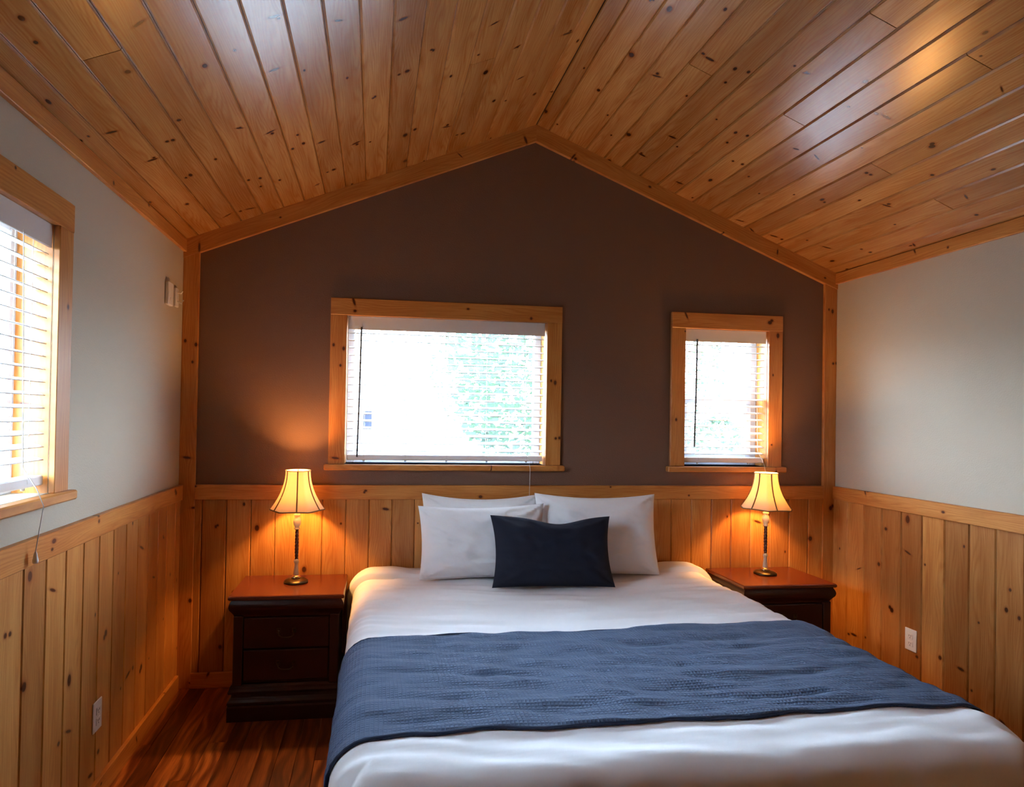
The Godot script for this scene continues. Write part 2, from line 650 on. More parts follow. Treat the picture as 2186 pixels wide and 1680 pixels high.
func build_ceiling() -> void:
	var ce := struct_node("ceiling", "varnished knotty pine boards lining both slopes of the gable ceiling")
	var cosa := 1.0 / sqrt(1.0 + SLOPE * SLOPE)
	var sina := SLOPE * cosa
	# roof deck behind the boards, with a short overhang
	for s in [-1.0, 1.0]:
		var mb := MB.new()
		var a := Vector3(-0.45, EAVE - 0.45 * SLOPE + 0.019, -0.5)
		var b := Vector3(W / 2, EAVE + SLOPE * W / 2 + 0.019, -0.5)
		var up := Vector3(0, 0.14, 0)
		var pts := [a, b, b + up, a + up]
		if s > 0.0:
			for k in 4:
				pts[k].x = W - pts[k].x
		mb.prism(pts, Vector3(0, 0, D + 1.0))
		obj("roof_deck", mb, M.back_board, ce)
	var dx := 0.1152
	# where boards are butted, as seen on the photograph; boards count from the eave
	var fixed := {"L2": [1.66], "L13": [0.95], "R13": [1.04], "R9": [1.035], "R5": [1.02], "R2": [1.005], "R10": [1.66], "R7": [1.70], "R3": [1.72]}
	for side in 2:
		var sgn := 1.0 if side == 0 else -1.0
		var x := 0.075 - dx
		var row := 0
		while x < W / 2 - 0.001:
			var a := maxf(x, 0.0)
			var b := minf(x + dx, W / 2)
			if b - a < 0.02:
				x += dx
				continue
			var joints := []
			var key := ("L%d" if side == 0 else "R%d") % row
			if fixed.has(key):
				joints = fixed[key].duplicate()
			else:
				joints.append(rng.randf_range(2.2, 3.3))
			if joints[-1] < 2.2:
				joints.append(joints[-1] + rng.randf_range(1.5, 2.2))
			joints.append(D)
			var z := 0.0
			for j in joints:
				var l: float = minf(j, D) - z
				if l < 0.05:
					continue
				var o := obj("plank", plank_mesh(l - 0.003, (b - a) / cosa, 0.015, 0.006), M.ceiling[rng.randi_range(0, 5)], ce)
				var mx := (a + b) / 2
				var px := mx if side == 0 else W - mx
				var across := Vector3(cosa * sgn, sina, 0)
				var down := Vector3(sina * sgn, -cosa, 0)
				o.transform = Transform3D(Basis(Vector3.FORWARD if side == 0 else Vector3.BACK, across, down), Vector3(px, EAVE + SLOPE * mx, z + l / 2) - down * 0.015)
				z += l
			row += 1
			x += dx

func trim_piece(called: String, c: Vector3, s: Vector3, label: String) -> MeshInstance3D:
	var mb := MB.new()
	mb.box(c, s, 0.0025, wood())
	return struct_mesh(called, mb, M.trim, label)

func build_trim() -> void:
	var t := 0.020
	var pw := 0.086
	# corner boards on the gable wall
	trim_piece("trim_1", Vector3(pw / 2, 1.23, t / 2), Vector3(pw, 2.46, t), "upright pine corner board where gable wall meets windowed side wall")
	trim_piece("trim_2", Vector3(W - pw / 2, 1.23, t / 2), Vector3(pw, 2.46, t), "upright pine corner board where gable wall meets windowless side wall")
	# rake boards under the slopes, mitred at the ridge
	for s in 2:
		var mb := MB.new()
		var hgt := 0.099
		var pts := [Vector3(0.0, ceil_y(0.0) - hgt, 0), Vector3(W / 2, ceil_y(W / 2) - hgt, 0), Vector3(W / 2, ceil_y(W / 2), 0), Vector3(0.0, ceil_y(0.0), 0)]
		if s == 1:
			for k in 4:
				pts[k].x = W - pts[k].x
		mb.prism(pts, Vector3(0, 0, 0.024), Vector3(1, SLOPE * (1 if s == 0 else -1), 0), wood())
		struct_mesh("trim_%d" % (3 + s), mb, M.trim, "sloping pine rake board on the gable wall, " + ("window side slope" if s == 0 else "windowless side slope"))
	# eave boards
	trim_piece("trim_5", Vector3(t / 2, 2.4495, D / 2 + 0.012), Vector3(t, 0.069, D - 0.026), "level pine eave board above the side wall with the window")
	trim_piece("trim_6", Vector3(W - t / 2, 2.4495, D / 2 + 0.012), Vector3(t, 0.069, D - 0.026), "level pine eave board above the windowless side wall")
	# dado caps
	var cy := (CAP_B + CAP_T) / 2
	var ch := CAP_T - CAP_B
	trim_piece("trim_7", Vector3(W / 2, cy, 0.012), Vector3(W - 2 * pw, ch, 0.024), "pine dado rail on the gable wall behind the bed")
	trim_piece("trim_8", Vector3(0.013, cy, D / 2 + 0.012), Vector3(0.026, ch, D - 0.03), "pine dado rail below the side window")
	trim_piece("trim_9", Vector3(W - 0.013, cy, D / 2 + 0.012), Vector3(0.026, ch, D - 0.03), "pine dado rail on the windowless side wall")
	# baseboards
	var bh := 0.085
	trim_piece("baseboard_back", Vector3(W / 2, bh / 2, 0.012 + 0.009), Vector3(W - 2 * pw, bh, 0.018), "pine baseboard along the gable wall behind the bed")
	trim_piece("baseboard_left", Vector3(0.012 + 0.009, bh / 2, D / 2 + 0.015), Vector3(0.018, bh, D - 0.06), "pine baseboard below the side window")
	trim_piece("baseboard_right", Vector3(W - 0.012 - 0.009, bh / 2, D / 2 + 0.015), Vector3(0.018, bh, D - 0.06), "pine baseboard along the windowless side wall")

# a window seen from the room: x across, y up, z into the room, wall face at z = 0
func build_window(n: int, width: float, height: float, xf: Transform3D, label: String) -> Node3D:
	var o := struct_node("window_%d" % n, label)
	o.transform = xf
	var cw := 0.092
	var hw := width / 2
	var j := 0.018
	var deep := THICK
	var mk := func(called: String, c: Vector3, s: Vector3, m: Material, ch := 0.002) -> MeshInstance3D:
		var mb := MB.new()
		mb.box(c, s, ch, wood())
		return obj(called, mb, m, o)
	for s in [-1.0, 1.0]:
		mk.call("jamb", Vector3(s * (hw + j / 2 - 0.001), height / 2, -deep / 2), Vector3(j, height, deep), M.trim)
		mk.call("casing", Vector3(s * (hw + cw / 2), height / 2, 0.010), Vector3(cw, height, 0.020), M.trim)
	mk.call("head_jamb", Vector3(0, height + j / 2 - 0.001, -deep / 2), Vector3(width, j, deep), M.trim)
	mk.call("head_casing", Vector3(0, height + 0.048, 0.011), Vector3(width + 2 * cw, 0.097, 0.022), M.trim)
	mk.call("sill", Vector3(0, -0.0165, -deep / 2), Vector3(width - 0.004, 0.033, deep), M.trim)
	mk.call("sill_nosing", Vector3(0, -0.0165, 0.021), Vector3(width + 2 * cw + 0.045, 0.033, 0.042), M.trim, 0.005)
	# white frame and glass at the outer face
	var fr := MB.new()
	var f := 0.042
	for s in [-1.0, 1.0]:
		fr.box(Vector3(s * (hw - f / 2), height / 2, -deep + 0.035), Vector3(f, height, 0.05), 0.004)
		fr.box(Vector3(0, height / 2 + s * (height / 2 - f / 2), -deep + 0.035), Vector3(width - 2 * f, f, 0.05), 0.004)
	obj("sash_frame", fr, M.vinyl, o)
	if n == 2:
		var lower := MB.new()
		lower.box(Vector3(0, height * 0.485, -deep + 0.060), Vector3(width - 2 * f, 0.046, 0.030), 0.004)
		for s in [-1.0, 1.0]:
			lower.box(Vector3(s * (hw - f - 0.018), height * 0.25, -deep + 0.060), Vector3(0.036, height * 0.42, 0.030), 0.004)
		lower.box(Vector3(0, f + 0.02, -deep + 0.060), Vector3(width - 2 * f, 0.04, 0.030), 0.004)
		obj("lower_sash", lower, M.vinyl, o)
	var pane := MB.new()
	pane.box(Vector3(0, height / 2, -deep + 0.03), Vector3(width - 2 * f, height - 2 * f, 0.005))
	obj("pane", pane, M.pane, o)
	return o

# a raised-slat blind hung inside the opening, same axes as the window
func build_blind(width: float, height: float, xf: Transform3D, label: String, wand_len: float, cord_x: float, cord_len: float, gap: float, nubs: int) -> void:
	var b := thing("venetian_blind", label, "blind", Vector3.ZERO, "white horizontal blinds in the windows")
	b.transform = xf
	var w := width - 0.016
	var zc := -0.034
	var mb := MB.new()
	mb.box(Vector3(0, height - 0.040, -0.006), Vector3(w, 0.078, 0.010), 0.002)
	mb.box(Vector3(0, height - 0.025, zc - 0.004), Vector3(w - 0.006, 0.044, 0.045), 0.002)
	obj("valance", mb, M.blind, b)
	var rail_y := gap + 0.012
	var pitch := 0.0425
	var top_y := height - 0.075
	var count := int((top_y - rail_y - 0.02) / pitch)
	var slat := MB.new()
	var rows := []
	for side in 2:
		for i in 7:
			var q := -1.0 + i / 3.0
			if side == 1:
				q = -q
			var y := 0.0035 * (1.0 - q * q) + (0.0012 if side == 0 else -0.0012)
			rows.append([Vector3(-w / 2 + 0.004, y, q * 0.025), Vector3(w / 2 - 0.004, y, q * 0.025)])
	rows.append(rows[0])
	slat.grid(rows, [], 1.0)
	var sm := slat.mesh()
	for i in count:
		var o := MeshInstance3D.new()
		o.name = "slat"
		o.mesh = sm
		o.material_override = M.blind
		o.position = Vector3(0, top_y - (i + 0.5) * pitch, zc)
		o.rotation.x = 0.21
		b.add_child(o, true)
	var rail := MB.new()
	rail.box(Vector3(0, rail_y + 0.004, zc), Vector3(w - 0.006, 0.032, 0.05), 0.004)
	obj("bottom_rail", rail, M.blind, b)
	for k in nubs:
		var nb := MB.new()
		var nx := lerpf(-w / 2 + 0.10, w / 2 - 0.10, k / float(maxi(nubs - 1, 1)))
		nb.lathe([Vector2(0, -0.010), Vector2(0.006, -0.008), Vector2(0.007, 0.0), Vector2(0, 0.001)], Vector3(nx, rail_y - 0.012, zc + 0.012), 10)
		obj("cord_plug", nb, M.cord, b)
		var lad := MB.new()
		for q in [-0.0265, 0.0265]:
			lad.tube([Vector3(nx, rail_y, zc + q), Vector3(nx, top_y + 0.03, zc + q)], 0.0009, 5)
		obj("ladder_cord", lad, M.cord, b)
	var wand := MB.new()
	wand.tube([Vector3(-w / 2 + 0.075, top_y + 0.01, 0.004), Vector3(-w / 2 + 0.070, top_y - wand_len * 0.5, 0.006), Vector3(-w / 2 + 0.062, top_y - wand_len, 0.008)], 0.0055, 8)
	obj("tilt_wand", wand, M.wand, b)
	var cord := MB.new()
	var cz := 0.062
	cord.tube([Vector3(cord_x, height - 0.07, 0.004), Vector3(cord_x + 0.012, 0.10, 0.012), Vector3(cord_x + 0.03, 0.03, 0.045), Vector3(cord_x + 0.034, -0.02, cz), Vector3(cord_x + 0.035, -cord_len, cz - 0.02)], 0.0016, 6)
	var co := obj("pull_cord", cord, M.cord, b)
	var tas := MB.new()
	tas.lathe([Vector2(0, -0.036), Vector2(0.007, -0.036), Vector2(0.0085, -0.028), Vector2(0.005, -0.008), Vector2(0.0025, 0), Vector2(0, 0.002)], Vector3(cord_x + 0.035, -cord_len, cz - 0.02), 12)
	obj("tassel", tas, M.plastic, co)

# ------------------------------------------------------------------ bed
const BX0 := 0.965
const BX1 := 3.055
const BTOP := 0.631
const BZ1 := 2.085
const BRF := 0.075
const BR := 0.115
const HANG := 0.40
var cloth_noise := FastNoiseLite.new()
var fold_noise := FastNoiseLite.new()

# bed cover: s runs across the bed along the cloth (0 at the middle), q along it from the head; returns a point on the cover
func cover(s: float, q: float) -> Vector3:
	var half := (BX1 - BX0) / 2
	var mid := (BX0 + BX1) / 2
	var a := edge_walk(absf(s), half, BR)
	var b := edge_walk(q, BZ1, BRF)
	var x := a.x
	var z := b.x
	var drop := pow(pow(a.y, 2.2) + pow(b.y, 2.2), 1.0 / 2.2)
	# round the corner in plan
	var R := 0.16
	var ex := x - (half - R)
	var ez := z - (BZ1 - R)
	if ex > 0.0 and ez > 0.0:
		var m := maxf(ex, ez) / Vector2(ex, ez).length()
		x = half - R + ex * m
		z = BZ1 - R + ez * m
	x = mid + x * signf(s)
	var y := BTOP - drop
	var side := clampf(a.y / 0.2, 0.0, 1.0)
	var foot := clampf(b.y / 0.2, 0.0, 1.0)
	var flat := 1.0 - maxf(side, foot)
	# puff, creases across the bed, hanging folds
	y += flat * (0.010 * cloth_noise.get_noise_2d(x * 90.0, z * 160.0) + 0.008 * fold_noise.get_noise_2d(x * 70.0 + 300.0, z * 520.0 + 40.0 * sin(x * 2.0)))
	y += flat * 0.012 * smoothstep(0.30, 0.0, absf(z - 0.05))
	var fold := 0.009 * cloth_noise.get_noise_2d(z * 420.0, y * 60.0) * side
	x += fold * signf(s)
	z += 0.014 * cloth_noise.get_noise_2d(x * 330.0 + 500.0, y * 60.0) * foot
	return Vector3(x, y, z)

# walk d along a profile that is flat up to reach - BR, rounds over and hangs; returns (reach, drop)
func edge_walk(d: float, reach: float, br: float) -> Vector2:
	var flat := reach - br
	if d <= flat:
		return Vector2(d, 0)
	var arc := d - flat
	if arc < br * PI / 2:
		var a := arc / br
		return Vector2(flat + br * sin(a), br * (1.0 - cos(a)))
	return Vector2(reach, br + arc - br * PI / 2)

func cover_normal(s: float, q: float) -> Vector3:
	var e := 0.012
	return -(cover(s + e, q) - cover(s - e, q)).cross(cover(s, q + e) - cover(s, q - e)).normalized()

func build_bed() -> void:
	cloth_noise.seed = 5
	cloth_noise.frequency = 0.02
	cloth_noise.fractal_octaves = 3
	fold_noise.seed = 12
	fold_noise.frequency = 0.02
	fold_noise.fractal_octaves = 2
	# bedstead and mattress under the covers
	var bed := thing("king_bed", "wide bed base and mattress under white covers", "bed", Vector3.ZERO)
	var mb := MB.new()
	mb.box(Vector3(2.01, 0.225, 1.05), Vector3(1.90, 0.17, 1.93), 0.02)
	obj("box_spring", mb, M.mattress, bed)
	mb = MB.new()
	mb.box(Vector3(2.01, 0.450, 1.05), Vector3(1.92, 0.30, 1.95), 0.05)
	obj("mattress", mb, M.mattress, bed)
	for px in [1.14, 2.88]:
		for pz in [0.2, 1.9]:
			mb = MB.new()
			mb.box(Vector3(px, 0.07, pz), Vector3(0.05, 0.14, 0.05), 0.004)
			obj("leg", mb, M.black_metal, bed)
	# white duvet
	var half := (BX1 - BX0) / 2
	var smax := half - BR + BR * PI / 2 + HANG
	var qmax := BZ1 - BRF + BRF * PI / 2 + HANG
	var rows := []
	var nq := 190
	var ns := 150
	for i in nq + 1:
		var q := lerpf(0.055, qmax, i / float(nq))
		var line := []
		for k in ns + 1:
			var s := lerpf(-smax, smax, k / float(ns))
			line.append(cover(s, q))
		rows.append(line)
	# turned-back hem at the head
	var dv := thing("duvet", "smooth white duvet spread over the bed, hanging at the sides and foot", "duvet")
	var cover_mb := MB.new()
	cover_mb.grid(rows, [], -1.0)
	var under := []
	for i in nq + 1:
		var line := []
		for k in ns + 1:
			var p: Vector3 = rows[i][k]
			var inward := Vector3((2.01 - p.x) * 0.012, -0.014, -0.010 if i > 10 else 0.0)
			line.append(p + inward)
		under.append(line)
	cover_mb.grid(under, [], 1.0)
	obj("cover", cover_mb, M.linen, dv)
	var hem_rows := []
	for i in 15:
		var q := 0.050 + 0.150 * i / 14.0
		var line := []
		for k in ns + 1:
			var s := lerpf(-smax, smax, k / float(ns)) 
			var wob := 0.012 * cloth_noise.get_noise_2d(s * 160.0, 900.0) * i / 14.0
			var press := smoothstep(0.70, 0.84, absf(clampf(s, -1.0, 1.0)))
			var lift := lerpf(0.012, 0.030, press) * sqrt(clampf(1.0 - pow(absf(i / 7.0 - 1.0), 7.0), 0.0, 1.0))
			line.append(cover(s, q + wob) + cover_normal(s, maxf(q, 0.02)) * lift)
		hem_rows.append(line)
	var hem := MB.new()
	hem.grid(hem_rows, [], -1.0)
	obj("turned_hem", hem, M.linen, dv)
	# blue runner
	var run_rows := []
	var run_uv := []
	var nr := 70
	for i in nr + 5:
		var f := clampf((i - 2) / float(nr), 0.0, 1.0)
		var lift := 0.013
		if i < 1 or i > nr + 3:
			lift = 0.001
		elif i < 2 or i > nr + 2:
			lift = 0.009
		var line := []
		var uvl := []
		for k in 221:
			var s := lerpf(-smax + 0.02, smax - 0.02, k / 220.0)
			var zb := 1.105 - 0.018 * s + 0.006 * cloth_noise.get_noise_2d(s * 120.0, 77.0)
			var zf := 1.868 - 0.016 * s * s * signf(s) + 0.014 * cloth_noise.get_noise_2d(s * 150.0, 177.0)
			var q := lerpf(zb, zf, f)
			var crease := 0.006 * fold_noise.get_noise_2d(s * 110.0 + 900.0, q * 620.0) + 0.004 * cloth_noise.get_noise_2d(s * 200.0 + 50.0, q * 700.0)
			line.append(cover(s, q) + cover_normal(s, q) * (lift + (maxf(crease, -0.006) if lift > 0.01 else 0.0)))
			uvl.append(Vector2(s, q))
		run_rows.append(line)
		run_uv.append(uvl)
	var rn := thing("bed_runner", "slate blue waffle weave runner laid across the white duvet", "bed runner")
	var rmb := MB.new()
	rmb.grid(run_rows, run_uv, -1.0)
	obj("cloth", rmb, M.runner, rn)
	for e in [1, nr + 3]:
		var hm := MB.new()
		var path := []
		for k in range(0, 221, 2):
			path.append(run_rows[e][k])
		hm.tube(path, 0.0042, 6)
		obj("hem", hm, M.runner_hem, rn)

# a filled cushion in its own axes: x across, y up from its lower edge, z its thickness
func pillow_mesh(w: float, h: float, d: float, sag: float, chop: float, sd: int, pinch := 0.05) -> MB:
	var nz := FastNoiseLite.new()
	nz.seed = sd
	nz.frequency = 1.0
	nz.fractal_octaves = 3
	var mb := MB.new()
	var N := 44
	for side in [1.0, -1.0]:
		var rows := []
		for i in N + 1:
			var b := -1.0 + 2.0 * i / N
			var line := []
			for k in N + 1:
				var a := -1.0 + 2.0 * k / N
				var x := a * w / 2 * (1.0 - pinch * (1.0 - b * b))
				var y := b * h / 2 * (1.0 - (sag if b > 0.0 else pinch * 0.6) * (1.0 - a * a) * absf(b))
				if chop > 0.0 and b > 0.0:
					y -= chop * exp(-pow((a - 0.12) / 0.42, 2.0)) * b * b
				var t := pow(maxf(0.0, 1.0 - pow(absf(a), 3.0)), 0.62) * pow(maxf(0.0, 1.0 - pow(absf(b), 2.6)), 0.58)
				var edge := minf(1.0 - absf(a), 1.0 - absf(b))
				var wr := nz.get_noise_2d(a * 2.2 + sd, b * 2.2) * 0.015 * t
				# creases that radiate from the corners
				var ang := atan2(1.0 - absf(b), 1.0 - absf(a))
				var rad := Vector2(1.0 - absf(a), 1.0 - absf(b)).length()
				wr += 0.009 * sin(ang * 9.0 + sd) * exp(-rad * 2.4) * minf(1.0, edge * 10.0)
				line.append(Vector3(x, y + h / 2, side * (d / 2 * t + wr + 0.002)))
			rows.append(line)
		mb.grid(rows, [], side)
	return mb

func place_pillow(called: String, mb: MB, m: Material, at: Vector3, lean: float, yaw: float, roll: float, label: String, category: String, group := "") -> void:
	var o := obj(called, mb, m)
	o.position = at
	o.rotation = Vector3(lean, yaw, roll)
	tag(o, label, category, group)

func build_pillows() -> void:
	var g := "white pillows at the head of the bed"
	place_pillow("pillow", pillow_mesh(0.69, 0.41, 0.105, 0.17, 0.0, 3), M.linen, Vector3(1.685, 0.676, 0.115), deg_to_rad(-5), 0, deg_to_rad(-0.4), "white pillow mostly hidden behind another pillow, against the pine wall", "pillow", g)
	place_pillow("pillow", pillow_mesh(0.71, 0.40, 0.14, 0.10, 0.0, 8), M.linen, Vector3(1.675, 0.644, 0.272), deg_to_rad(-8), 0, deg_to_rad(1.0), "white pillow in front of another pillow, its end tucked behind the navy cushion", "pillow", g)
	place_pillow("pillow", pillow_mesh(0.72, 0.46, 0.17, 0.12, 0.0, 21), M.linen, Vector3(2.345, 0.642, 0.235), deg_to_rad(-12), deg_to_rad(-2), deg_to_rad(-0.3), "tallest white pillow, standing alone beside the stacked pair, behind the navy cushion", "pillow", g)
	place_pillow("lumbar_cushion", pillow_mesh(0.665, 0.375, 0.15, 0.06, 0.034, 33, 0.075), M.navy, Vector3(2.018, 0.640, 0.465), deg_to_rad(-17), 0, deg_to_rad(-0.8), "navy oblong lumbar cushion leaning on the white pillows", "cushion")

# ------------------------------------------------------------------ nightstands and lamps
func build_nightstand() -> Node3D:
	# x centred, y up, front towards +z; top 0.56 wide, 0.62 high
	var o := thing("nightstand", "", "nightstand", Vector3.ZERO, "matching cherry nightstands beside the bed")
	var hw := 0.257
	var z0 := -0.225
	var z1 := 0.148
	var mb := MB.new()
	mb.box(Vector3(0, 0.33, (z0 + z1) / 2 - 0.004), Vector3(2 * hw, 0.40, z1 - z0 - 0.008), 0.003)
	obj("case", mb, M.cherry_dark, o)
	for s in [-1.0, 1.0]:
		mb = MB.new()
		mb.box(Vector3(s * (hw - 0.0225), 0.345, z1 + 0.004), Vector3(0.045, 0.345, 0.018), 0.003)
		obj("stile", mb, M.cherry_dark, o)
	# top slab
	mb = MB.new()
	mb.moulding([Vector2(0.020, 0.598), Vector2(0.0245, 0.602), Vector2(0.0265, 0.609), Vector2(0.0245, 0.616), Vector2(0.020, 0.620)], -hw, hw, z0, z1)
	obj("top", mb, M.cherry, o)
	# ogee frieze (hidden drawer) under the top
	var prof := []
	for i in 21:
		var f := i / 20.0
		prof.append(Vector2(0.011 - 0.011 * cos(f * PI * 2.0 * 0.82) * (1.0 if f < 0.5 else 0.9) + 0.004 * f, 0.512 + 0.086 * f))
	mb = MB.new()
	mb.moulding(prof, -hw, hw, z0, z1)
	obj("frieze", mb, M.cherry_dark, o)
	# two drawers with bail pulls
	for k in 2:
		var cy := 0.430 if k == 0 else 0.270
		mb = MB.new()
		mb.box(Vector3(0, cy, z1 + 0.002), Vector3(2 * hw - 0.098, 0.150, 0.016), 0.004)
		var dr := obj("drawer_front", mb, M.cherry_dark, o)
		var hm := MB.new()
		for s in [-1.0, 1.0]:
			hm.box(Vector3(s * 0.038, cy + 0.012, z1 + 0.012), Vector3(0.020, 0.024, 0.004), 0.0015)
			hm.tube([Vector3(s * 0.038, cy + 0.012, z1 + 0.010), Vector3(s * 0.038, cy + 0.012, z1 + 0.026)], 0.004, 8)
		hm.tube([Vector3(-0.038, cy + 0.012, z1 + 0.024), Vector3(-0.036, cy - 0.006, z1 + 0.027), Vector3(-0.022, cy - 0.015, z1 + 0.028), Vector3(0, cy - 0.017, z1 + 0.028), Vector3(0.022, cy - 0.015, z1 + 0.028), Vector3(0.036, cy - 0.006, z1 + 0.027), Vector3(0.038, cy + 0.012, z1 + 0.024)], 0.003, 8)
		obj("bail_pull", hm, M.bronze, dr)
	# stepped base
	mb = MB.new()
	mb.moulding([Vector2(0.004, 0.130), Vector2(0.018, 0.134), Vector2(0.020, 0.146), Vector2(0.014, 0.158), Vector2(0.012, 0.168), Vector2(0.004, 0.176), Vector2(0.0, 0.178)], -hw, hw, z0, z1)
	obj("base_moulding", mb, M.cherry_dark, o)
	mb = MB.new()
	mb.moulding([Vector2(0.022, 0.0), Vector2(0.022, 0.068), Vector2(0.018, 0.078), Vector2(0.022, 0.084), Vector2(0.022, 0.094), Vector2(0.012, 0.104), Vector2(0.006, 0.114), Vector2(0.002, 0.131)], -hw, hw, z0, z1)
	obj("plinth", mb, M.cherry_dark, o)
	return o

func build_lamp(turn: float, label: String, at: Vector3) -> void:
	var o := thing("table_lamp", label, "lamp", at, "matching bedside lamps")
	var mb := MB.new()
	mb.lathe([Vector2(0, 0), Vector2(0.062, 0), Vector2(0.064, 0.004), Vector2(0.062, 0.010), Vector2(0.052, 0.017), Vector2(0.036, 0.021), Vector2(0.024, 0.024), Vector2(0, 0.026)], Vector3.ZERO, 40)
	obj("base", mb, M.bronze, o)
	mb = MB.new()
	mb.lathe([Vector2(0.0, 0.020), Vector2(0.024, 0.022), Vector2(0.024, 0.030), Vector2(0.016, 0.040), Vector2(0, 0.042)], Vector3.ZERO, 24)
	obj("collar", mb, M.brass, o)
	mb = MB.new()
	mb.lathe([Vector2(0, 0.036), Vector2(0.015, 0.038), Vector2(0.011, 0.075), Vector2(0.009, 0.100), Vector2(0.012, 0.106), Vector2(0.014, 0.113), Vector2(0.011, 0.120), Vector2(0.008, 0.126), Vector2(0, 0.128)], Vector3.ZERO, 24)
	obj("stem_foot", mb, M.ivory, o)
	# rope-turned column
	mb = MB.new()
	var rows := []
	for i in 61:
		var f := i / 60.0
		var line := []
		for k in 25:
			var a := TAU * k / 24.0
			var r := 0.0084 + 0.0011 * cos(2.0 * a + f * TAU * 9.0) + 0.0015 * sin(f * PI)
			line.append(Vector3(cos(a) * r, 0.124 + 0.162 * f, sin(a) * r))
		rows.append(line)
	mb.grid(rows, [], -1.0)
	obj("rope_column", mb, M.rope, o)
	mb = MB.new()
	mb.lathe([Vector2(0, 0.284), Vector2(0.014, 0.285), Vector2(0.016, 0.291), Vector2(0.011, 0.297), Vector2(0.017, 0.308), Vector2(0.021, 0.324), Vector2(0.019, 0.342), Vector2(0.012, 0.354), Vector2(0.017, 0.360), Vector2(0.017, 0.367), Vector2(0.008, 0.374), Vector2(0.007, 0.400), Vector2(0, 0.401)], Vector3.ZERO, 28)
	obj("carved_knob", mb, M.ivory, o)
	mb = MB.new()
	mb.lathe([Vector2(0, 0.398), Vector2(0.017, 0.399), Vector2(0.019, 0.412), Vector2(0.019, 0.472), Vector2(0.014, 0.477), Vector2(0, 0.478)], Vector3.ZERO, 24)
	obj("socket", mb, M.brass, o)
	mb = MB.new()
	mb.lathe([Vector2(0, 0.476), Vector2(0.013, 0.478), Vector2(0.015, 0.493), Vector2(0.026, 0.515), Vector2(0.030, 0.535), Vector2(0.026, 0.557), Vector2(0.014, 0.569), Vector2(0, 0.572)], Vector3.ZERO, 24)
	obj("light_bulb", mb, M.bulb, o)
	# bell shade of six panels
	var sh := thing_part("shade", o)
	var y0 := 0.392
	var y1 := 0.602
	var shade := MB.new()
	var NY := 26
	var NA := 96
	for side in [0, 1]:
		rows = []
		for i in NY + 1:
			var f := i / float(NY)
			var line := []
			for k in NA + 1:
				line.append(shade_point(TAU * k / NA + turn, f, y0, y1, -0.0012 * side))
			rows.append(line)
		shade.grid(rows, [], -1.0 if side == 0 else 1.0)
	obj("panels", shade, M.shade, sh)
	for p in 6:
		var a := TAU * p / 6.0 + turn
		var path := []
		for i in NY + 1:
			path.append(shade_point(a, i / float(NY), y0, y1, 0.001))
		var rb := MB.new()
		rb.tube(path, 0.0036, 6)
		obj("seam", rb, M.shade_rib, sh)
	for e in 2:
		var path := []
		for k in 49:
			path.append(shade_point(TAU * k / 48.0 + turn, float(e), y0, y1, 0.0008))
		var rim := MB.new()
		rim.tube(path, 0.0034, 6)
		obj("rim", rim, M.shade_rib if e == 0 else M.shade, sh)
	var sp := MB.new()
	for k in 3:
		var a := TAU * k / 3.0 + 0.4
		sp.tube([Vector3(0, y1 - 0.012, 0), shade_point(a, 0.97, y0, y1, -0.003)], 0.0016, 6)
	sp.tube([Vector3(0, 0.571, 0), Vector3(0, y1 + 0.004, 0)], 0.002, 6)
	obj("spider", sp, M.brass, sh)
	var li := OmniLight3D.new()
	li.name = "bulb_glow"
	li.position = Vector3(0, 0.535, 0)
	li.light_color = lin(1.0, 0.47, 0.13)
	li.light_energy = LAMP
	li.light_size = 0.028
	li.omni_range = 12.0
	li.omni_attenuation = 2.0
	li.shadow_enabled = true
	o.add_child(li)

func thing_part(called: String, parent: Node) -> Node3D:
	var o := Node3D.new()
	o.name = called
	parent.add_child(o, true)
	return o

func shade_point(a: float, f: float, y0: float, y1: float, out: float) -> Vector3:
	var r := lerpf(0.145, 0.066, 1.0 - pow(1.0 - f, 2.0))
	var turn_in := fposmod(a, TAU / 6.0)
	var base := a - turn_in
	var flat := cos(PI / 6.0) / cos(turn_in - PI / 6.0)
	r *= lerpf(1.0, flat, 0.55)
	var dip := -0.003 * sin(turn_in / (TAU / 6.0) * PI) * (1.0 - f) * (1.0 - f)
	return Vector3(cos(a) * (r + out), lerpf(y0, y1, f) - dip, sin(a) * (r + out))

# ------------------------------------------------------------------ small fittings
func outlet(at: Vector3, yaw: float, label: String) -> void:
	var o := thing("wall_outlet", label, "outlet", at, "white outlets on the wainscot")
	o.rotation.y = yaw
	var mb := MB.new()
	mb.box(Vector3(0, 0, 0.003), Vector3(0.072, 0.118, 0.006), 0.002)
	obj("cover_plate", mb, M.plastic, o)
	for s in [-1.0, 1.0]:
		mb = MB.new()
		mb.box(Vector3(0, s * 0.020, 0.007), Vector3(0.034, 0.029, 0.004), 0.003)
		var r := obj("receptacle", mb, M.plastic, o)
		mb = MB.new()
		for q in [-0.006, 0.006]:
			mb.box(Vector3(q, s * 0.020 + 0.003, 0.009), Vector3(0.002, 0.008, 0.001))
		mb.box(Vector3(0, s * 0.020 - 0.008, 0.009), Vector3(0.004, 0.004, 0.001))
		obj("slots", mb, M.slot, r)

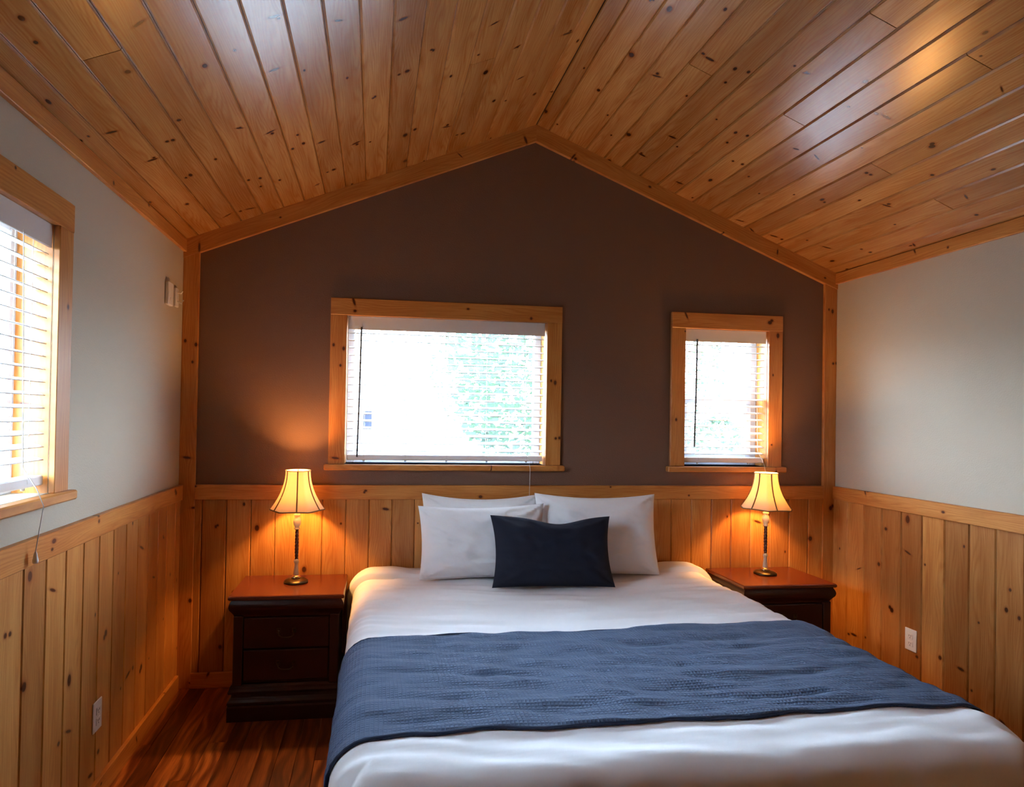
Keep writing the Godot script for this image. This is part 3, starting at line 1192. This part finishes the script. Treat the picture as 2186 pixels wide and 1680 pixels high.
# ------------------------------------------------------------------ outdoors
func build_tree(called: String, label: String, at: Vector3, height: float, radius: float, count: int, sd: int, group: String, kind: int, trunk := 0.12) -> void:
	var o := thing(called, label, "tree" if height > 2.0 else "bush", at, group)
	var r := RandomNumberGenerator.new()
	r.seed = sd
	var mb := MB.new()
	mb.lathe([Vector2(0, -0.1), Vector2(trunk, -0.1), Vector2(trunk * 0.8, height * 0.4), Vector2(trunk * 0.25, height * 0.9), Vector2(0, height * 0.9)], Vector3.ZERO, 10)
	obj("trunk", mb, M.bark, o)
	var f := MB.new()
	for i in count:
		var h := pow(r.randf(), 0.9)
		var wide := radius * (1.0 - 0.85 * h if kind == 0 else sqrt(maxf(0.05, 1.0 - pow(2.0 * h - 0.9, 2.0))))
		var a := r.randf() * TAU
		var d := wide * sqrt(r.randf_range(0.25, 1.0))
		var c := Vector3(cos(a) * d, height * lerpf(0.12, 1.0, h), sin(a) * d)
		var sz := r.randf_range(0.06, 0.15) * (1.0 if height > 2.0 else 0.6)
		var u := Vector3(r.randf_range(-1, 1), r.randf_range(-0.7, 0.4), r.randf_range(-1, 1)).normalized()
		var w := u.cross(Vector3(r.randf_range(-1, 1), 1, r.randf_range(-1, 1))).normalized()
		var nn := u.cross(w)
		f.tri(c - u * sz, c + w * sz * 0.5, c - w * sz * 0.5, nn, nn, nn)
		f.tri(c + u * sz, c + w * sz * 0.5, c - w * sz * 0.5, nn, nn, nn)
	var leaves := obj("foliage", f, M.leaf[sd % 3], o)
	leaves.set_meta("kind", "stuff")

func build_outdoors() -> void:
	var gr := MB.new()
	gr.box(Vector3(2, -0.55, -8), Vector3(90, 0.5, 90))
	struct_mesh("ground", gr, M.gravel, "gravel yard outside the windows")
	var g := "trees beyond the wide window"
	build_tree("conifer_tree", "full green tree standing outside the wide window, nearest the cabin", Vector3(4.25, -0.3, -8.0), 6.5, 1.9, 5200, 3, g, 1)
	build_tree("conifer_tree", "pale green tree farther off behind the yard", Vector3(6.2, -0.3, -24.0), 10.0, 3.0, 4200, 4, g, 1)
	build_tree("conifer_tree", "slender tree far behind the yard, outside the narrow window", Vector3(13.2, -0.3, -21.0), 9.0, 2.4, 3000, 8, g, 1)
	build_tree("garden_bush", "low round bush in the yard outside the narrow window", Vector3(8.3, -0.3, -8.6), 1.9, 1.0, 1500, 7, "", 1, 0.05)
	# neighbouring white cabin with one dark window
	var cab := thing("neighbour_cabin", "white sided cabin across the yard with small dark windows", "cabin", Vector3(-1.6, -0.3, -14.0))
	var mb := MB.new()
	for i in 17:
		mb.box(Vector3(0, 0.1 + i * 0.18, -1.5 - 0.004 * (i % 2)), Vector3(7.0, 0.176, 3.0), 0.01)
	obj("siding", mb, M.siding, cab)
	mb = MB.new()
	mb.prism([Vector3(-3.9, 3.0, 0.4), Vector3(-3.9, 3.2, 0.4), Vector3(-3.9, 4.5, -1.5), Vector3(-3.9, 3.2, -3.4), Vector3(-3.9, 3.0, -3.4)], Vector3(7.8, 0, 0))
	obj("roof", mb, M.siding, cab)
	for w in [[2.45, 1.55], [1.55, 1.55]]:
		mb = MB.new()
		mb.box(Vector3(w[0], w[1] + 0.12, 0.02), Vector3(0.34, 0.62, 0.06), 0.01)
		var win := obj("window", mb, M.vinyl, cab)
		mb = MB.new()
		mb.box(Vector3(w[0], w[1] + 0.12, 0.05), Vector3(0.24, 0.52, 0.02))
		obj("pane", mb, M.outdoor_glass, win)
# ------------------------------------------------------------------
const LAMP := 0.74
const SKY := 104.0

func _ready() -> void:
	# camera
	var cam := Camera3D.new()
	cam.name = "camera"
	var near := 0.05
	cam.set_frustum(1680.0 / 1314.765 * near, Vector2(113.623, 34.3475) / 1314.765 * near, near, 200.0)
	cam.transform = Transform3D(Basis.from_euler(Vector3(0.0107, -0.1341, 0.0172)), Vector3(1.0723, 1.5297, 3.604))
	add_child(cam)
	cam.current = true
	# bright overcast sky
	var env := Environment.new()
	env.background_mode = Environment.BG_SKY
	var sky := Sky.new()
	var sm := ProceduralSkyMaterial.new()
	sm.sky_top_color = lin(0.56, 0.76, 1.0)
	sm.sky_horizon_color = lin(0.24, 0.29, 0.34)
	sm.sky_curve = 0.6
	sm.ground_bottom_color = lin(0.10, 0.10, 0.09)
	sm.ground_horizon_color = lin(0.16, 0.17, 0.17)
	sky.sky_material = sm
	env.sky = sky
	env.background_energy_multiplier = SKY
	env.tonemap_mode = Environment.TONE_MAPPER_LINEAR
	env.tonemap_exposure = 1.0
	env.sdfgi_enabled = true
	env.ssao_enabled = true
	env.ssil_enabled = true
	var we := WorldEnvironment.new()
	we.name = "world"
	we.environment = env
	add_child(we)

	rng.seed = 20
	materials()
	build_walls()
	build_floor()
	build_ceiling()
	build_trim()
	var y0 := 1.2437
	build_window(1, 1.184, 0.8563, Transform3D(Basis(), Vector3(1.492, y0, 0)), "wide pine-cased window in the dark gable wall above the bed")
	build_window(2, 0.559, 0.8563, Transform3D(Basis(), Vector3(3.2465, y0, 0)), "narrow pine-cased window in the dark gable wall")
	build_window(3, 0.720, 0.8937, Transform3D(Basis(Vector3.UP, PI / 2), Vector3(0, 1.25, 1.755)), "pine-cased window in the pale side wall")
	build_blind(1.184, 0.8563, Transform3D(Basis(), Vector3(1.492, y0, 0)), "white slatted blind in the wide window over the bed", 0.74, 0.455, 0.22, 0.022, 5)
	build_blind(0.559, 0.8563, Transform3D(Basis(), Vector3(3.2465, y0, 0)), "white slatted blind in the narrow window of the dark wall", 0.66, 0.20, 0.10, 0.022, 2)
	build_blind(0.720, 0.8937, Transform3D(Basis(Vector3.UP, PI / 2), Vector3(0, 1.25, 1.755)), "white slatted blind in the side window of the pale wall", 0.60, 0.175, 0.16, 0.030, 3)
	build_bed()
	build_pillows()
	var ns := build_nightstand()
	ns.position = Vector3(0.650, 0, 0.262)
	ns.set_meta("label", "dark cherry nightstand with two drawers, fully visible beside the bed")
	var ns2: Node3D = ns.duplicate()
	ns2.name = numbered("nightstand")
	add_child(ns2)
	ns2.position = Vector3(3.386, 0, 0.266)
	ns2.set_meta("label", "dark cherry nightstand half hidden by the bed, under the narrow window")
	build_lamp(1.485, "lit table lamp with bell shade on the fully visible nightstand", Vector3(0.664, 0.620, 0.190))
	build_lamp(1.71, "lit table lamp with bell shade below the narrow window", Vector3(3.392, 0.620, 0.200))
	outlet(Vector3(0.012, 0.336, 1.018), PI / 2, "white wall outlet on the wainscot below the side window")
	outlet(Vector3(W - 0.012, 0.356, 0.604), -PI / 2, "white wall outlet on the wainscot of the windowless side wall")
	var th := thing("thermostat", "slim white control box high on the pale wall by the corner", "control", Vector3(0, 2.133, 0.272))
	var mb := MB.new()
	mb.box(Vector3(0.010, 0, 0), Vector3(0.020, 0.118, 0.075), 0.004)
	obj("housing", mb, M.plastic, th)
	mb = MB.new()
	mb.box(Vector3(0.021, -0.028, 0), Vector3(0.004, 0.016, 0.03), 0.001)
	obj("button", mb, M.plastic, th)
	var th2 := thing("wall_hook", "small white hook rack between the control box and the corner board", "hook", Vector3(0, 2.137, 0.145))
	mb = MB.new()
	mb.box(Vector3(0.006, 0, 0), Vector3(0.012, 0.10, 0.045), 0.003)
	obj("back_plate", mb, M.plastic, th2)
	mb = MB.new()
	mb.tube([Vector3(0.010, 0.028, 0), Vector3(0.030, 0.024, 0), Vector3(0.036, 0.036, 0)], 0.005, 8)
	obj("prong", mb, M.plastic, th2)
	mb = MB.new()
	mb.tube([Vector3(0.010, -0.020, 0), Vector3(0.034, -0.030, 0), Vector3(0.042, -0.012, 0)], 0.005, 8)
	obj("prong", mb, M.plastic, th2)
	build_outdoors()
